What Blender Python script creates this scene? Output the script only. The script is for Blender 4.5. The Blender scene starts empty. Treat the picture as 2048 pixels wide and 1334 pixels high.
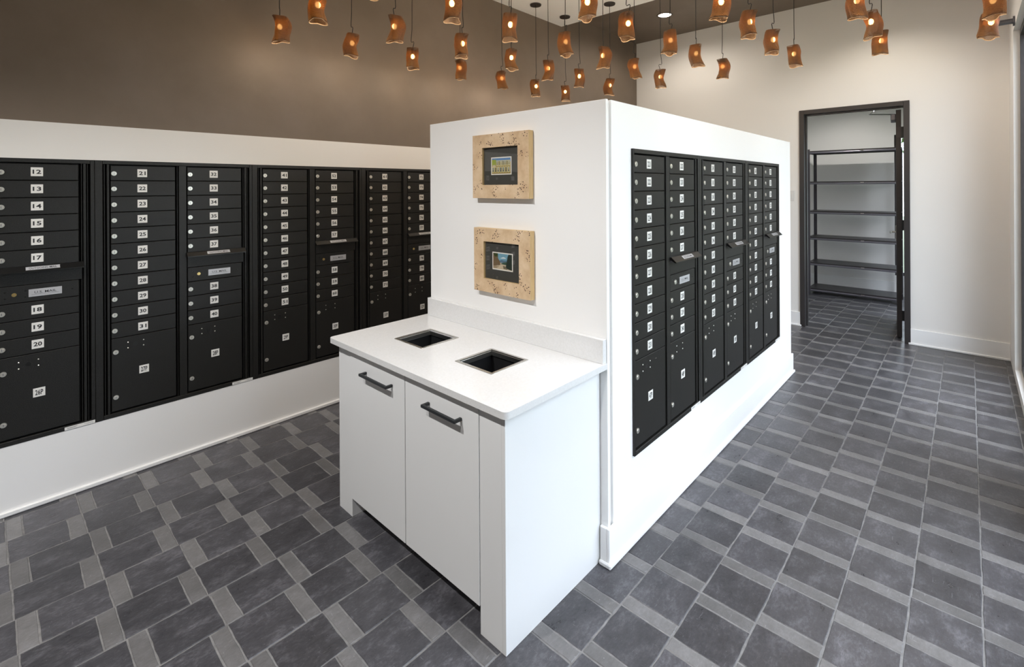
import bpy, math, random
from mathutils import Matrix, Vector
random.seed(7)
SC = bpy.context.scene
COL = SC.collection
PI = math.pi

# ------------------------------------------------------------------ camera
CAM_H, YAW, ROLL = 1.65, math.radians(42.29266), math.radians(-0.3125)
FPX, CX, CY = 976.1207, 1049.299, 374.182          # focal length and principal point, 2048x1334 frame
Fv = Vector((-math.sin(YAW), math.cos(YAW), 0.0))
R0 = Vector((math.cos(YAW), math.sin(YAW), 0.0))
U0 = Vector((0, 0, 1))
Rv = R0 * math.cos(ROLL) + U0 * math.sin(ROLL)
Uv = U0 * math.cos(ROLL) - R0 * math.sin(ROLL)
cd = bpy.data.cameras.new('camera')
cam = bpy.data.objects.new('camera', cd); COL.objects.link(cam)
cd.sensor_fit = 'HORIZONTAL'; cd.sensor_width = 36.0
cd.lens = FPX * 36.0 / 2048.0
cd.shift_x = (1024 - CX) / 2048.0
cd.shift_y = (CY - 667) / 2048.0
cd.clip_start = 0.02
mw = Matrix.Identity(4)
for i in range(3):
    mw[i][0] = Rv[i]; mw[i][1] = Uv[i]; mw[i][2] = -Fv[i]
mw[2][3] = CAM_H
cam.matrix_world = mw
SC.camera = cam

# ------------------------------------------------------------------ world and exposure
W = bpy.data.worlds.new('world'); SC.world = W; W.use_nodes = True
bg = W.node_tree.nodes['Background']
bg.inputs[0].default_value = (0.80, 0.87, 1.0, 1); bg.inputs[1].default_value = 8.0
vs = SC.view_settings
vs.view_transform = 'Standard'; vs.look = 'None'; vs.gamma = 1.0; vs.use_curve_mapping = False
vs.exposure = 0.1
SC.display_settings.display_device = 'sRGB'
try:
    SC.cycles.max_bounces = 10; SC.cycles.diffuse_bounces = 6; SC.cycles.glossy_bounces = 4
    SC.cycles.transparent_max_bounces = 16; SC.cycles.caustics_reflective = False; SC.cycles.caustics_refractive = False
    SC.cycles.use_denoising = True; SC.cycles.sample_clamp_indirect = 6.0
except Exception:
    pass

# measured layout (metres; the camera stands at x=0, y=0)
XW = -3.603            # left wall face
XR = 0.284             # right (window) wall face
YW = 6.429             # back wall face
YF0 = -3.2             # wall behind the camera
ZC, ZS, YS = 3.573, 3.746, 4.64       # white ceiling panel, brown ceiling, end of white panel
ZBR = 2.008            # brown paint starts
ZB0, ZB1 = 0.3506, 1.8134             # left mailbox bank
XI, YF, YE, ZI = -1.169, 1.815, 4.779, 2.034   # island side face, front face, far end, top
XIL = -2.429

def portal(name, loc, rot, sx, sy):
    l = bpy.data.lights.new(name, 'AREA'); l.shape = 'RECTANGLE'; l.size = sx; l.size_y = sy
    l.cycles.is_portal = True
    o = bpy.data.objects.new(name, l); COL.objects.link(o); o.location = loc; o.rotation_euler = rot
    return o
# portals only guide sampling of the sky through the windows; they give off no light
portal('window_portal', (XR + .16, 2.125, 1.5), (0, PI / 2, 0), 2.8, 2.3)
portal('window_portal', (XR + .16, 4.95, 1.5), (0, PI / 2, 0), 2.8, 1.8)
portal('window_portal', (XR + .16, 7.375, 1.35), (0, PI / 2, 0), 2.1, 1.25)

# ------------------------------------------------------------------ materials
def mat(name, col=(.8, .8, .8), rough=.5, metal=0.0, spec=.5):
    m = bpy.data.materials.new(name); m.use_nodes = True
    b = m.node_tree.nodes['Principled BSDF']
    b.inputs['Base Color'].default_value = (*col, 1); b.inputs['Roughness'].default_value = rough
    b.inputs['Metallic'].default_value = metal
    b.inputs['Specular IOR Level'].default_value = spec
    return m
def srgb(r, g, b):
    f = lambda c: (c / 255 / 12.92) if c <= 10 else ((c / 255 + .055) / 1.055) ** 2.4
    return (f(r), f(g), f(b))
def nodes(m): return m.node_tree.nodes, m.node_tree.links, m.node_tree.nodes['Principled BSDF']
def noise(m, scale, detail=4, rough=.5, vec=None):
    n, l, _ = nodes(m); t = n.new('ShaderNodeTexNoise'); t.inputs['Scale'].default_value = scale
    t.inputs['Detail'].default_value = detail; t.inputs['Roughness'].default_value = rough
    if vec is not None: l.new(vec, t.inputs['Vector'])
    return t.outputs['Fac']
def ramp(m, fac, stops):
    n, l, _ = nodes(m); r = n.new('ShaderNodeValToRGB'); l.new(fac, r.inputs['Fac'])
    e = r.color_ramp.elements
    while len(e) < len(stops): e.new(.5)
    for k, (p, c) in enumerate(stops):
        e[k].position = p; e[k].color = (*c, 1) if len(c) == 3 else c
    return r.outputs['Color']
def gpos(m):
    n, l, _ = nodes(m); return n.new('ShaderNodeNewGeometry').outputs['Position']
def ocoord(m):
    n, l, _ = nodes(m); return n.new('ShaderNodeTexCoord').outputs['Object']
def bump(m, h, strength=.2, dist=.002):
    n, l, b = nodes(m); k = n.new('ShaderNodeBump'); k.inputs['Strength'].default_value = strength
    k.inputs['Distance'].default_value = dist; l.new(h, k.inputs['Height']); l.new(k.outputs['Normal'], b.inputs['Normal'])
def mapv(m, vec, scale=(1, 1, 1), loc=(0, 0, 0)):
    n, l, _ = nodes(m); k = n.new('ShaderNodeMapping'); l.new(vec, k.inputs['Vector'])
    k.inputs['Scale'].default_value = scale; k.inputs['Location'].default_value = loc
    return k.outputs['Vector']
def math_(m, op, a, b=None, c=None):
    n, l, _ = nodes(m); k = n.new('ShaderNodeMath'); k.operation = op
    for i, v in enumerate((a, b, c)):
        if v is None: continue
        if isinstance(v, (int, float)): k.inputs[i].default_value = v
        else: l.new(v, k.inputs[i])
    return k.outputs[0]
def mixc(m, fac, a, b, mode='MIX'):
    n, l, _ = nodes(m); k = n.new('ShaderNodeMix'); k.data_type = 'RGBA'; k.blend_type = mode
    for i, v in ((0, fac), (6, a), (7, b)):
        if isinstance(v, (int, float)): k.inputs[i].default_value = v
        elif isinstance(v, tuple): k.inputs[i].default_value = (*v, 1)
        else: l.new(v, k.inputs[i])
    return k.outputs[2]
def base(m, c): nodes(m)[1].new(c, nodes(m)[2].inputs['Base Color'])

M = {}
def painted(name, col, rough=.55, amp=.03):
    m = mat(name, col, rough)
    f = noise(m, 260, 3, vec=gpos(m)); bump(m, f, .08, .0006)
    f2 = noise(m, 1.3, 3, vec=gpos(m))
    base(m, mixc(m, f2, tuple(c * (1 - amp) for c in col), tuple(min(1, c * (1 + amp)) for c in col)))
    return m
M['white'] = painted('white_paint', (.86, .855, .85))
M['wall_white'] = painted('wall_white_paint', (.82, .80, .775))
M['ceiling_white'] = painted('ceiling_white_paint', (.93, .92, .90))
M['cab_white'] = painted('cabinet_white_lacquer', (.80, .805, .81), .35, .01)
# brown limewash plaster
m = mat('brown_plaster', (.14, .11, .085), .6); p = gpos(m)
f = noise(m, 1.1, 7, .62, p); f2 = noise(m, 4.5, 6, .6, p)
c1 = ramp(m, f, [(.30, (.150, .114, .083)), (.52, (.180, .138, .104)), (.72, (.215, .170, .136))])
base(m, mixc(m, math_(m, 'MULTIPLY', f2, .35), c1, (.140, .110, .082)))
bump(m, noise(m, 40, 6, .6, p), .1, .002); M['brown'] = m
# mailbox powder coat
m = mat('black_powder_coat', (.010, .010, .010), .40, 0, .36); p = gpos(m)
f = noise(m, 520, 2, .6, p); bump(m, f, .55, .0009)
base(m, ramp(m, noise(m, 420, 2, .6, p), [(.35, (.005, .005, .0046)), (.72, (.024, .0225, .020))]))
M['black'] = m
M['black_gloss'] = mat('black_anodised_edge', (.007, .007, .007), .28)
M['dark'] = mat('dark_recess', (.004, .004, .004), .7)
M['steel'] = mat('brushed_steel', (.62, .61, .58), .28, 1.0)
m = M['steel']; bump(m, noise(m, 60, 3, .6, mapv(m, ocoord(m), (1, 40, 1))), .1, .0005)
M['lock_steel'] = mat('lock_nickel', (.72, .70, .64), .35, .85)
M['brass'] = mat('lock_brass', (.75, .55, .22), .3, 1.0)
M['plate'] = mat('number_plate_white', (.80, .79, .76), .4)
M['ink'] = mat('printed_ink', (.012, .012, .014), .5)
M['ink_grey'] = mat('printed_grey_ink', (.16, .16, .17), .5)
M['silver_label'] = mat('silver_label', (.52, .52, .54), .35, .3)
M['handle'] = mat('matt_charcoal_metal', (.022, .025, .028), .42, .2)
M['shelf'] = mat('shelf_grey_metal', (.050, .045, .048), .38, .2)
M['shelf_lip'] = mat('shelf_lip_metal', (.20, .19, .22), .32, .4); M['shelf_post'] = mat('shelf_post_metal', (.095, .088, .10), .35, .3)
M['doorframe'] = mat('door_frame_bronze', (.040, .036, .036), .4, .2)
M['quartz'] = mat('white_quartz', (.72, .72, .72), .16)
m = M['quartz']; base(m, ramp(m, noise(m, 120, 5, .6, gpos(m)), [(.3, (.69, .69, .69)), (.7, (.75, .75, .755))]))
M['liner'] = mat('chute_liner_black', (.015, .015, .016), .35)
M['matboard'] = mat('picture_mat_charcoal', (.045, .044, .038), .7)
M['plastic_white'] = mat('white_plastic', (.70, .68, .66), .4)
M['canopy'] = mat('canopy_bronze', (.035, .028, .024), .5)
M['cord'] = mat('cord_black', (.012, .010, .009), .6)
M['grey_metal'] = mat('grey_cast_metal', (.16, .16, .18), .35, .7)
M['downlight_trim'] = mat('downlight_trim_bronze', (.12, .095, .08), .5)
M['grass'] = mat('grass', (.10, .12, .07), .9)
M['bark'] = mat('bark', (.09, .06, .04), .9)
M['rubber'] = mat('rubber_seal', (.01, .01, .01), .6)
# burl veneer
def burl(name, seed):
    m = mat(name, (.6, .45, .3), .42); p = mapv(m, gpos(m), (1, 1, 1), (seed, seed * .7, seed * 1.3))
    f = noise(m, 14, 5, .6, p)
    c = ramp(m, f, [(.25, srgb(186, 154, 120)), (.5, srgb(208, 180, 146)), (.75, srgb(222, 198, 168))])
    n, l, b = nodes(m)
    v = n.new('ShaderNodeTexVoronoi'); v.inputs['Scale'].default_value = 105; l.new(p, v.inputs['Vector'])
    mask = math_(m, 'GREATER_THAN', noise(m, 17, 2, .5, mapv(m, p, (1, 1, 1), (5, 1, 2))), .585)
    spot = math_(m, 'MULTIPLY', math_(m, 'LESS_THAN', v.outputs['Distance'], .33), mask)
    base(m, mixc(m, spot, c, srgb(58, 34, 26)))
    return m
M['burl_a'] = burl('burl_veneer_upper', 3.1); M['burl_b'] = burl('burl_veneer_lower', 8.4)
m = mat('maple_edge', srgb(205, 175, 125), .45); p = gpos(m)
base(m, ramp(m, noise(m, 30, 4, .6, mapv(m, p, (12, 12, .6))), [(.3, srgb(190, 158, 108)), (.7, srgb(214, 186, 138))])); M['maple'] = m
# window glass: clear with a fresnel sheen, thin panes
def glass(name, tint=(1, 1, 1)):
    m = bpy.data.materials.new(name); m.use_nodes = True; n = m.node_tree.nodes; l = m.node_tree.links
    n.clear(); o = n.new('ShaderNodeOutputMaterial'); mx = n.new('ShaderNodeMixShader')
    t = n.new('ShaderNodeBsdfTransparent'); t.inputs[0].default_value = (*tint, 1)
    g = n.new('ShaderNodeBsdfGlossy'); g.inputs['Roughness'].default_value = .02
    ge = n.new('ShaderNodeNewGeometry'); dt = n.new('ShaderNodeVectorMath'); dt.operation = 'DOT_PRODUCT'   # Schlick fresnel of a thin pane
    l.new(ge.outputs['Normal'], dt.inputs[0]); l.new(ge.outputs['Incoming'], dt.inputs[1])
    def mt(op, a, b=None):
        k = n.new('ShaderNodeMath'); k.operation = op
        for i, v in enumerate((a, b)):
            if v is None: continue
            if isinstance(v, (int, float)): k.inputs[i].default_value = v
            else: l.new(v, k.inputs[i])
        return k.outputs[0]
    fr = mt('ADD', mt('MULTIPLY', mt('POWER', mt('SUBTRACT', 1.0, mt('ABSOLUTE', dt.outputs['Value'])), 5.0), .9), .04)
    l.new(fr, mx.inputs[0]); l.new(t.outputs[0], mx.inputs[1]); l.new(g.outputs[0], mx.inputs[2]); l.new(mx.outputs[0], o.inputs[0])
    return m
M['glass'] = glass('window_glass', (.97, .985, .98)); M['picture_glass'] = glass('picture_glass')
def emis(name, col, s):
    m = bpy.data.materials.new(name); m.use_nodes = True; n = m.node_tree.nodes; n.clear()
    o = n.new('ShaderNodeOutputMaterial'); e = n.new('ShaderNodeEmission'); e.inputs[0].default_value = (*col, 1); e.inputs[1].default_value = s
    m.node_tree.links.new(e.outputs[0], o.inputs[0]); return m
M['bulb'] = emis('bulb_filament_glow', (1.0, .52, .16), 26)
M['lens'] = emis('downlight_lens', (1.0, .88, .74), 9)
# woven shade: thick brown yarn rows with small gaps, a little light passes through
def woven():
    m = bpy.data.materials.new('woven_fibre'); m.use_nodes = True; n = m.node_tree.nodes; l = m.node_tree.links
    b = n['Principled BSDF']; b.inputs['Roughness'].default_value = .75
    out = n['Material Output']
    uv = n.new('ShaderNodeTexCoord').outputs['UV']
    br = n.new('ShaderNodeTexBrick'); l.new(uv, br.inputs['Vector'])
    br.inputs['Scale'].default_value = 1.0; br.inputs['Brick Width'].default_value = 1 / 34; br.inputs['Row Height'].default_value = 1 / 36; br.offset = .5
    br.inputs['Mortar Size'].default_value = .0038; br.inputs['Mortar Smooth'].default_value = .3
    br.inputs['Color1'].default_value = (.105, .062, .028, 1); br.inputs['Color2'].default_value = (.050, .028, .013, 1); br.inputs['Mortar'].default_value = (.03, .015, .006, 1)
    l.new(br.outputs['Color'], b.inputs['Base Color'])
    bp = n.new('ShaderNodeBump'); bp.inputs['Strength'].default_value = .9; bp.inputs['Distance'].default_value = .003; bp.invert = True
    l.new(br.outputs['Fac'], bp.inputs['Height']); l.new(bp.outputs['Normal'], b.inputs['Normal'])
    tl = n.new('ShaderNodeBsdfTranslucent'); tl.inputs[0].default_value = (.55, .22, .05, 1)
    m1 = n.new('ShaderNodeMixShader'); m1.inputs[0].default_value = .12
    l.new(b.outputs[0], m1.inputs[1]); l.new(tl.outputs[0], m1.inputs[2])
    tr = n.new('ShaderNodeBsdfTransparent'); m2 = n.new('ShaderNodeMixShader')
    cmp = n.new('ShaderNodeMath'); cmp.operation = 'GREATER_THAN'; cmp.inputs[1].default_value = .85; l.new(br.outputs['Fac'], cmp.inputs[0])
    sc = n.new('ShaderNodeMath'); sc.operation = 'MULTIPLY'; sc.inputs[1].default_value = .75; 
    # corrugated layers: one can look through them on two opposite sides only
    su = n.new('ShaderNodeSeparateXYZ'); l.new(uv, su.inputs[0])
    a1 = n.new('ShaderNodeMath'); a1.operation = 'MULTIPLY'; a1.inputs[1].default_value = 4 * PI; l.new(su.outputs[0], a1.inputs[0])
    a2 = n.new('ShaderNodeMath'); a2.operation = 'COSINE'; l.new(a1.outputs[0], a2.inputs[0])
    a3 = n.new('ShaderNodeMapRange'); a3.inputs[1].default_value = -.2; a3.inputs[2].default_value = .6; a3.inputs[3].default_value = .08; a3.inputs[4].default_value = 1.0; l.new(a2.outputs[0], a3.inputs[0])
    a4 = n.new('ShaderNodeMath'); a4.operation = 'MULTIPLY'; l.new(a3.outputs[0], a4.inputs[0]); l.new(cmp.outputs[0], a4.inputs[1]); l.new(a4.outputs[0], sc.inputs[0])
    l.new(sc.outputs[0], m2.inputs[0]); l.new(m1.outputs[0], m2.inputs[1]); l.new(tr.outputs[0], m2.inputs[2]); l.new(m2.outputs[0], out.inputs['Surface'])
    return m
M['woven'] = woven()
M['woven_rim'] = mat('woven_cut_rim', (.13, .08, .04), .8)
# floor tiles: slate grey cement with scuffs; tone varies tile by tile through the tile grid
TX, TY, TX0, TY0, TSH = .2114, .2637, -.812, .3752, .0178
def tile_mat(name, dark, mid, light, rough):
    m = mat(name, mid, rough); p = gpos(m); n, l, b = nodes(m)
    sp = n.new('ShaderNodeSeparateXYZ'); l.new(p, sp.inputs[0])
    ix = math_(m, 'FLOOR', math_(m, 'DIVIDE', math_(m, 'ADD', sp.outputs[0], -TX0), TX))
    iy = math_(m, 'FLOOR', math_(m, 'DIVIDE', math_(m, 'SUBTRACT', math_(m, 'SUBTRACT', sp.outputs[1], TY0), math_(m, 'MULTIPLY', sp.outputs[0], TSH)), TY))
    cb = n.new('ShaderNodeCombineXYZ'); l.new(ix, cb.inputs[0]); l.new(iy, cb.inputs[1])
    wn = n.new('ShaderNodeTexWhiteNoise'); wn.noise_dimensions = '2D'; l.new(cb.outputs[0], wn.inputs['Vector'])
    f = noise(m, 11, 8, .72, mapv(m, p, (1, .6, 1))); f2 = noise(m, 95, 5, .7, mapv(m, p, (1, .5, 1)))
    ff = math_(m, 'ADD', math_(m, 'MULTIPLY', f, .66), math_(m, 'MULTIPLY', f2, .34))
    c = ramp(m, ff, [(.37, dark), (.51, mid), (.65, light)])
    v = math_(m, 'ADD', math_(m, 'MULTIPLY', wn.outputs['Value'], .45), .78)
    k = n.new('ShaderNodeMix'); k.data_type = 'RGBA'; k.blend_type = 'MULTIPLY'; k.inputs[0].default_value = 1
    l.new(c, k.inputs[6]); l.new(v, k.inputs[7])
    # pale scuffs
    st = noise(m, 1.0, 3, .6, mapv(m, p, (150, 16, 1))); st2 = noise(m, 1.0, 3, .6, mapv(m, p, (22, 130, 1), (3, 7, 0)))
    sc = math_(m, 'MULTIPLY', math_(m, 'MAXIMUM', math_(m, 'GREATER_THAN', st, .66), math_(m, 'GREATER_THAN', st2, .68)), math_(m, 'GREATER_THAN', noise(m, 8, 3, .5, p), .54))
    sp2 = math_(m, 'GREATER_THAN', noise(m, 170, 2, .5, p), .73)
    sc = math_(m, 'MINIMUM', math_(m, 'ADD', math_(m, 'MULTIPLY', sc, .22), math_(m, 'MULTIPLY', sp2, .5)), .6)
    base(m, mixc(m, sc, k.outputs[2], tuple(min(1, x * 2.4) for x in light)))
    bump(m, math_(m, 'ADD', f, math_(m, 'MULTIPLY', f2, .9)), .5, .003)
    r = n.new('ShaderNodeMapRange'); r.inputs[3].default_value = rough - .1; r.inputs[4].default_value = rough + .14; l.new(f, r.inputs[0]); l.new(r.outputs[0], b.inputs['Roughness'])
    return m
M['tile_dark'] = tile_mat('slate_tile', (.040, .039, .044), (.062, .0605, .068), (.130, .127, .142), .29)
M['tile_light'] = tile_mat('grey_filler_tile', (.118, .115, .116), (.148, .144, .146), (.19, .186, .192), .36)
m = mat('grout', (.27, .265, .265), .85); base(m, ramp(m, noise(m, 30, 4, .6, gpos(m)), [(.3, (.15, .146, .146)), (.7, (.24, .235, .235))])); M['grout'] = m

# ------------------------------------------------------------------ mesh helpers
class MB:
    def __init__(s): s.v = []; s.f = []; s.mi = []; s.mats = []
    def slot(s, m):
        if m not in s.mats: s.mats.append(m)
        return s.mats.index(m)
    def add(s, vs, fs, m):
        o = len(s.v); k = s.slot(m); s.v += [tuple(a) for a in vs]
        for f in fs: s.f.append(tuple(i + o for i in f)); s.mi.append(k)
        return s
    def box(s, x0, x1, y0, y1, z0, z1, m, ch=0.0):
        if ch <= 0:
            vs = [(x, y, z) for z in (z0, z1) for y in (y0, y1) for x in (x0, x1)]
            fs = [(0, 2, 3, 1), (4, 5, 7, 6), (0, 1, 5, 4), (2, 6, 7, 3), (0, 4, 6, 2), (1, 3, 7, 5)]
            return s.add(vs, fs, m)
        c = ch; vs = []; idx = {}
        for i, x in enumerate((x0, x1)):
            for j, y in enumerate((y0, y1)):
                for k, z in enumerate((z0, z1)):
                    sx, sy, sz = (c if i == 0 else -c), (c if j == 0 else -c), (c if k == 0 else -c)
                    idx[i, j, k] = (len(vs), len(vs) + 1, len(vs) + 2)
                    vs += [(x, y + sy, z + sz), (x + sx, y, z + sz), (x + sx, y + sy, z)]
        g = lambda i, j, k, a: idx[i, j, k][a]
        fs = []
        for i in (0, 1):
            q = [g(i, 0, 0, 0), g(i, 1, 0, 0), g(i, 1, 1, 0), g(i, 0, 1, 0)]; fs.append(q if i else q[::-1])
            q = [g(0, i, 0, 1), g(0, i, 1, 1), g(1, i, 1, 1), g(1, i, 0, 1)]; fs.append(q if i else q[::-1])
            q = [g(0, 0, i, 2), g(1, 0, i, 2), g(1, 1, i, 2), g(0, 1, i, 2)]; fs.append(q if i else q[::-1])
        for i in (0, 1):
            for j in (0, 1):
                a = (i + j) % 2 == 0
                q = [g(i, j, 0, 0), g(i, j, 0, 1), g(i, j, 1, 1), g(i, j, 1, 0)]; fs.append(q[::-1] if not a else q)
                q = [g(i, 0, j, 0), g(i, 1, j, 0), g(i, 1, j, 2), g(i, 0, j, 2)]; fs.append(q if a else q[::-1])
                q = [g(0, i, j, 1), g(1, i, j, 1), g(1, i, j, 2), g(0, i, j, 2)]; fs.append(q[::-1] if a else q)
        for i in (0, 1):
            for j in (0, 1):
                for k in (0, 1):
                    fs.append(idx[i, j, k])
        return s.add(vs, fs, m)
    def prism(s, poly, axis, a0, a1, m):
        """poly: list of 2D points in the other two axes (in axis order), extruded along axis from a0 to a1"""
        def P(p, a):
            q = list(p); q.insert(axis, a); return tuple(q)
        n = len(poly)
        vs = [P(p, a0) for p in poly] + [P(p, a1) for p in poly]
        fs = [tuple(range(n))[::-1], tuple(range(n, 2 * n))] + [(i, (i + 1) % n, n + (i + 1) % n, n + i) for i in range(n)]
        return s.add(vs, fs, m)
    def disc(s, c, axis, r, d, m, n=20, r2=None):
        """short cylinder (or cone) from c along +axis for length d"""
        r2 = r if r2 is None else r2
        vs = []
        for rr, a in ((r, 0), (r2, d)):
            for i in range(n):
                t = 2 * PI * i / n; q = [rr * math.cos(t), rr * math.sin(t)]; q.insert(axis, a)
                vs.append((c[0] + q[0], c[1] + q[1], c[2] + q[2]))
        fs = [tuple(range(n))[::-1], tuple(range(n, 2 * n))] + [(i, (i + 1) % n, n + (i + 1) % n, n + i) for i in range(n)]
        return s.add(vs, fs, m)
    def tube(s, pts, r, m, n=8):
        pts = [Vector(p) for p in pts]; vs = []; up = Vector((1, 0, 0))
        for i, p in enumerate(pts):
            d = (pts[min(i + 1, len(pts) - 1)] - pts[max(i - 1, 0)]).normalized()
            a = (up - d * up.dot(d)).normalized(); b = d.cross(a); up = a
            for k in range(n):
                t = 2 * PI * k / n; vs.append(p + (a * math.cos(t) + b * math.sin(t)) * r)
        fs = [tuple(range(n))[::-1], tuple(range((len(pts) - 1) * n, len(pts) * n))]
        for i in range(len(pts) - 1):
            for k in range(n):
                fs.append((i * n + k, i * n + (k + 1) % n, (i + 1) * n + (k + 1) % n, (i + 1) * n + k))
        return s.add(vs, fs, m)
    def mesh(s, name, smooth=False):
        me = bpy.data.meshes.new(name); me.from_pydata(s.v, [], s.f)
        for m in s.mats: me.materials.append(m)
        me.polygons.foreach_set('material_index', s.mi)
        if smooth: me.polygons.foreach_set('use_smooth', [True] * len(s.f))
        # consistent outward normals
        import bmesh
        bm = bmesh.new(); bm.from_mesh(me); bmesh.ops.recalc_face_normals(bm, faces=bm.faces); bm.to_mesh(me); bm.free()
        me.update(); return me
    def build(s, name, parent=None, loc=(0, 0, 0), smooth=False):
        return inst(s.mesh(name, smooth), name, parent, loc)
def inst(me, name, parent=None, loc=(0, 0, 0), rz=0.0):
    o = bpy.data.objects.new(name, me); COL.objects.link(o); o.location = loc; o.rotation_euler = (0, 0, rz)
    if parent: o.parent = parent
    return o
def tag(o, label=None, cat=None, group=None, kind=None):
    if label: o['label'] = label
    if cat: o['category'] = cat
    if group: o['group'] = group
    if kind: o['kind'] = kind
    return o
def thing(name, label, cat, loc=(0, 0, 0), group=None):
    e = bpy.data.objects.new(name, None); COL.objects.link(e); e.location = loc; e.empty_display_size = .1
    return tag(e, label, cat, group)
def struct(o, label=None): return tag(o, label, kind='structure')
_tc = {}
def text_geo(txt, h, sx=1.0, fat=0.0, w=None):
    """flat triangles of a word, centred at 0,0; cap height h; optional target width"""
    key = (txt, fat)
    if key not in _tc:
        cu = bpy.data.curves.new('lettering', 'FONT'); cu.body = txt; cu.size = 1.0; cu.resolution_u = 2; cu.offset = fat
        ob = bpy.data.objects.new('lettering', cu); COL.objects.link(ob)
        bpy.context.view_layer.update()
        me = ob.evaluated_get(bpy.context.evaluated_depsgraph_get()).to_mesh()
        vs = [(v.co.x, v.co.y) for v in me.vertices]; fs = [tuple(p.vertices) for p in me.polygons]
        ob.evaluated_get(bpy.context.evaluated_depsgraph_get()).to_mesh_clear()
        bpy.data.objects.remove(ob); bpy.data.curves.remove(cu); _tc[key] = (vs, fs)
    vs, fs = _tc[key]
    x0 = min(v[0] for v in vs); x1 = max(v[0] for v in vs); y0 = min(v[1] for v in vs); y1 = max(v[1] for v in vs)
    ky = h / (y1 - y0); kx = ky * sx if w is None else w / (x1 - x0)
    return [((a - (x0 + x1) / 2) * kx, (b - (y0 + y1) / 2) * ky) for a, b in vs], fs

# ------------------------------------------------------------------ room shell
ZTOP = 3.95
b = MB()   # left wall: brown plaster above, white cladding around the mailbox bank below
b.box(XW - .20, XW - .042, YF0, YW + .12, 0, ZTOP, M['wall_white'])
b.box(XW - .042, XW - .006, YF0, YW, ZBR, ZTOP, M['brown'])
BY0, BY1 = -.415, 2.845
b.box(XW - .042, XW, YF0, YW, ZB1, ZBR, M['wall_white'])
b.box(XW - .042, XW, YF0, YW, 0, ZB0, M['white'])
b.box(XW - .042, XW, YF0, BY0, ZB0, ZB1, M['wall_white'])
b.box(XW - .042, XW, BY1, YW, ZB0, ZB1, M['wall_white'])
struct(b.build('wall_left'), 'left wall, brown plaster above and white around the mailboxes below')
b = MB(); b.box(XW, XW + .014, YF0, YW, 0, .026, M['white'], .005)
struct(b.build('baseboard_left'), 'thin white moulding along the foot of the left wall')
DX0, DX1, DZ = -1.470, -.450, 2.528
b = MB()   # back wall with the door opening
b.box(XW - .2, DX0 + .02, YW, YW + .13, 0, ZTOP, M['wall_white'])
b.box(DX1 - .02, XR + .15, YW, YW + .13, 0, ZTOP, M['wall_white'])
b.box(DX0 + .02, DX1 - .02, YW, YW + .13, DZ - .02, ZTOP, M['wall_white'])
struct(b.build('wall_back'), 'white back wall with the doorway')
b = MB()
for x0, x1 in ((XW, DX0 + .012), (DX1 - .018, XR)):
    b.box(x0, x1, YW - .014, YW, 0, .163, M['white'], .003); b.box(x0, x1, YW - .026, YW - .012, 0, .02, M['white'], .004)
struct(b.build('baseboard_back'), 'white baseboard along the back wall on both sides of the doorway')
# right wall: piers, header and sill around big windows
WIN = [(.95, 3.3), (4.05, 5.85), (6.75, 8.0)]
b = MB(); ys = [.75] + [v for w in WIN for v in w] + [9.25]
for i in range(0, len(ys), 2): b.box(XR, XR + .15, ys[i], ys[i + 1], 0, ZTOP, M['wall_white'])
for (y0, y1), (z0, z1) in zip(WIN, ((.08, 2.95), (.08, 2.95), (.3, 2.4))):
    b.box(XR, XR + .15, y0, y1, 0, z0, M['wall_white']); b.box(XR, XR + .15, y0, y1, z1, ZTOP, M['wall_white'])
# the room opens sideways into a dim lobby beside the viewer
b.box(XR, XR + .15, YF0 - .15, .75, 3.0, ZTOP, M['wall_white']); b.box(XR + .15, 2.45, .75, .90, 0, 3.1, M['wall_white']); b.box(2.3, 2.45, YF0 - .15, .75, 0, 3.1, M['wall_white'])
struct(b.build('wall_right'), 'white window wall on the right')
b = MB(); b.box(XW, 2.45, YF0 - .15, YF0, 0, ZTOP, M['wall_white'])
struct(b.build('wall_front'), 'white wall behind the viewer')
def window(name, ax, fix, a0, a1, z0, z1, nm, label):
    fb = MB(); t = .05
    def B(p0, p1, q0, q1, m, tgt, d0=.04, d1=.11):
        if ax == 0: tgt.box(fix + d0, fix + d1, p0, p1, q0, q1, m)
        else: tgt.box(p0, p1, fix - d1, fix - d0, q0, q1, m)
    for p0, p1, q0, q1 in ((a0, a1, z0, z0 + t), (a0, a1, z1 - t, z1), (a0, a0 + t, z0 + t, z1 - t), (a1 - t, a1, z0 + t, z1 - t)):
        B(p0, p1, q0, q1, M['doorframe'], fb)
    step = (a1 - a0 - t) / nm
    for k in range(1, nm): B(a0 + k * step, a0 + k * step + t, z0 + t, z1 - t, M['doorframe'], fb)
    e = fb.build(name); struct(e, label)
    for k in range(nm):
        g = MB(); B(a0 + k * step + t, a0 + (k + 1) * step, z0 + t, z1 - t, M['glass'], g, .072, .078); g.build('window_pane', e)
    return e
window('window_1', 0, XR, *WIN[0], .08, 2.95, 3, 'large dark-framed window facing the island mailboxes')
window('window_2', 0, XR, *WIN[1], .08, 2.95, 2, 'dark-framed window near the far right corner')
window('window_3', 0, XR, *WIN[2], .3, 2.4, 1, 'dark-framed window in the right wall of the shelf room')
# ceilings
b = MB(); b.box(XW - .2, XR + .15, YF0 - .15, YW + .13, ZS, ZTOP + .05, M['brown']); struct(b.build('ceiling'), 'brown painted ceiling')
b = MB(); b.box(XW - .006, XR, 1.06, YS, ZC, ZS, M['ceiling_white']); struct(b.build('trim_1'), 'white dropped ceiling panel that carries the pendant lamps')
b = MB(); b.box(XR, 2.45, YF0 - .15, .9, 3.0, 3.1, M['ceiling_white']); struct(b.build('ceiling_lobby'), 'white ceiling of the lobby beside the viewer')
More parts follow.
